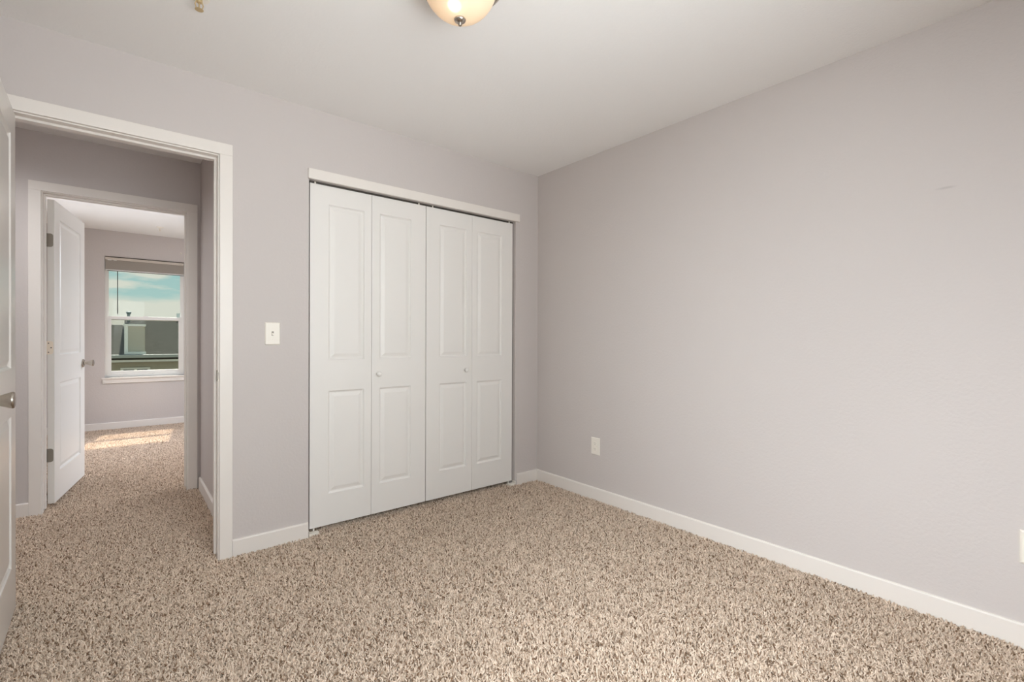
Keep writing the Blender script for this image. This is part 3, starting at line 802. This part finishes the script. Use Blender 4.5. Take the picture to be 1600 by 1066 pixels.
# the bedroom's own windows, behind and beside the camera
def plain_window(n, along, u0, u1, d, sgn, label):
    w_ = thing('window_%d' % n, label, 'window', (0, 0, 0), kind='structure')
    def b3(bm, a, b, c, e, f, g):
        if along == 'Y': box(bm, min(d + sgn * c, d + sgn * e), max(d + sgn * c, d + sgn * e), a, b, f, g)
        else: box(bm, a, b, min(d + sgn * c, d + sgn * e), max(d + sgn * c, d + sgn * e), f, g)
    bm = NEW()
    for (a, b, c, e) in ((u0, u0 + 0.04, LWZ0, LWZ1), (u1 - 0.04, u1, LWZ0, LWZ1), (u0 + 0.04, u1 - 0.04, LWZ0, LWZ0 + 0.04), (u0 + 0.04, u1 - 0.04, LWZ1 - 0.04, LWZ1)):
        b3(bm, a, b, 0.05, 0.12, c, e)
    b3(bm, (u0 + u1) / 2 - 0.02, (u0 + u1) / 2 + 0.02, 0.06, 0.10, LWZ0 + 0.04, LWZ1 - 0.04)
    obj('window_frame', bm, M_VINYL, w_)
    bm = NEW(); b3(bm, u0 + 0.04, u1 - 0.04, 0.081, 0.085, LWZ0 + 0.04, LWZ1 - 0.04); obj('glass_pane', bm, M_GLASS, w_)
plain_window(2, 'Y', LW0, LW1, XL, -1, 'white bedroom window in the left wall')
plain_window(3, 'X', BW0, BW1, YB, -1, 'white bedroom window in the wall behind the camera')

# ------------------------------------------------------------------ outdoors: neighbouring house
HYE = 14.0                       # eave plane
nb = thing('neighbouring_house', 'grey shingled house roof seen through the far window', 'house', (-1.5, HYE, -2.9))
def npart(name, bm, mat, parent=nb, bevel=0.0):
    base = Vector((-1.5, HYE, -2.9))
    for v in bm.verts: v.co -= base
    return obj(name, bm, mat, parent, bevel=bevel)
bm = NEW(); box(bm, -7.0, 5.0, HYE + 0.35, HYE + 8.0, -2.9, 0.52); npart('wall', bm, M_SIDING)
bm = NEW(); prism(bm, [(HYE, 0.58), (HYE + 3.4, 1.78), (HYE + 6.8, 0.58), (HYE + 6.8, 0.50), (HYE, 0.50)], -2.52, 5.2, 'X'); npart('roof', bm, M_SHINGLE)
bm = NEW(); prism(bm, [(HYE, 0.58), (HYE + 2.9, 1.52), (HYE + 5.8, 0.58), (HYE + 5.8, 0.50), (HYE, 0.50)], -7.2, -2.52, 'X'); npart('wing_roof', bm, M_SHINGLE)
bm = NEW(); box(bm, -7.2, 5.2, HYE - 0.10, HYE + 0.02, 0.555, 0.645); npart('gutter', bm, M_GUTTER, bevel=0.01)
bm = NEW(); box(bm, -7.2, 5.2, HYE + 0.02, HYE + 0.05, 0.44, 0.60); npart('fascia', bm, M_EXTRIM)
# sided box with white edge boards, standing in for a reflection in the pane
dm = npart('pane_reflection', (lambda b: (box(b, -2.50, -2.08, HYE + 0.25, HYE + 2.6, 0.60, 1.46), b)[1])(NEW()), M_SIDING)
def dpart(name, bm, mat): return npart(name, bm, mat, dm)
bm = NEW(); box(bm, -2.54, -2.46, HYE + 0.22, HYE + 0.26, 0.62, 1.46); q = dpart('reflection_edge', bm, M_EXTRIM); 
bm = NEW(); box(bm, -2.56, -2.06, HYE + 0.18, HYE + 2.6, 1.44, 1.50); dpart('reflection_top', bm, M_EXTRIM)
bm = NEW(); box(bm, -2.52, -2.06, HYE + 0.20, HYE + 0.26, 0.64, 0.72); dpart('reflection_sill', bm, M_EXTRIM)
for c in dm.children: c.matrix_parent_inverse = Matrix.Identity(4)
bm = NEW(); frame_rect(bm, -2.62, -1.96, -0.75, 0.27, 0.06, 0.06, 0.06, 0.05, HYE + 0.30, HYE + 0.36); box(bm, -2.32, -2.26, HYE + 0.30, HYE + 0.36, -0.70, 0.22); wf = npart('window', bm, M_EXTRIM)
bm = NEW(); box(bm, -2.57, -2.01, HYE + 0.33, HYE + 0.348, -0.70, 0.22); npart('pane', bm, M_EXGLASS, wf)
bm = NEW(); lathe(bm, [(0.038, 1.50), (0.038, 1.88), (0.068, 1.90), (0.068, 1.95), (0.0, 1.97)], 'Z', 20, (-2.42, HYE + 3.0, 0)); npart('vent_pipe', bm, M_PIPE)
bm = NEW(); box(bm, -1.12, -1.02, HYE + 3.2, HYE + 3.4, 1.60, 1.96); npart('roof_vent', bm, M_EXTRIM)
bm = NEW(); box(bm, -40, 40, YW + 0.6, 70, -3.0, -2.9)
tag(obj('ground', bm, M_GRASS), 'turf outside between the houses', 'ground', kind='structure')
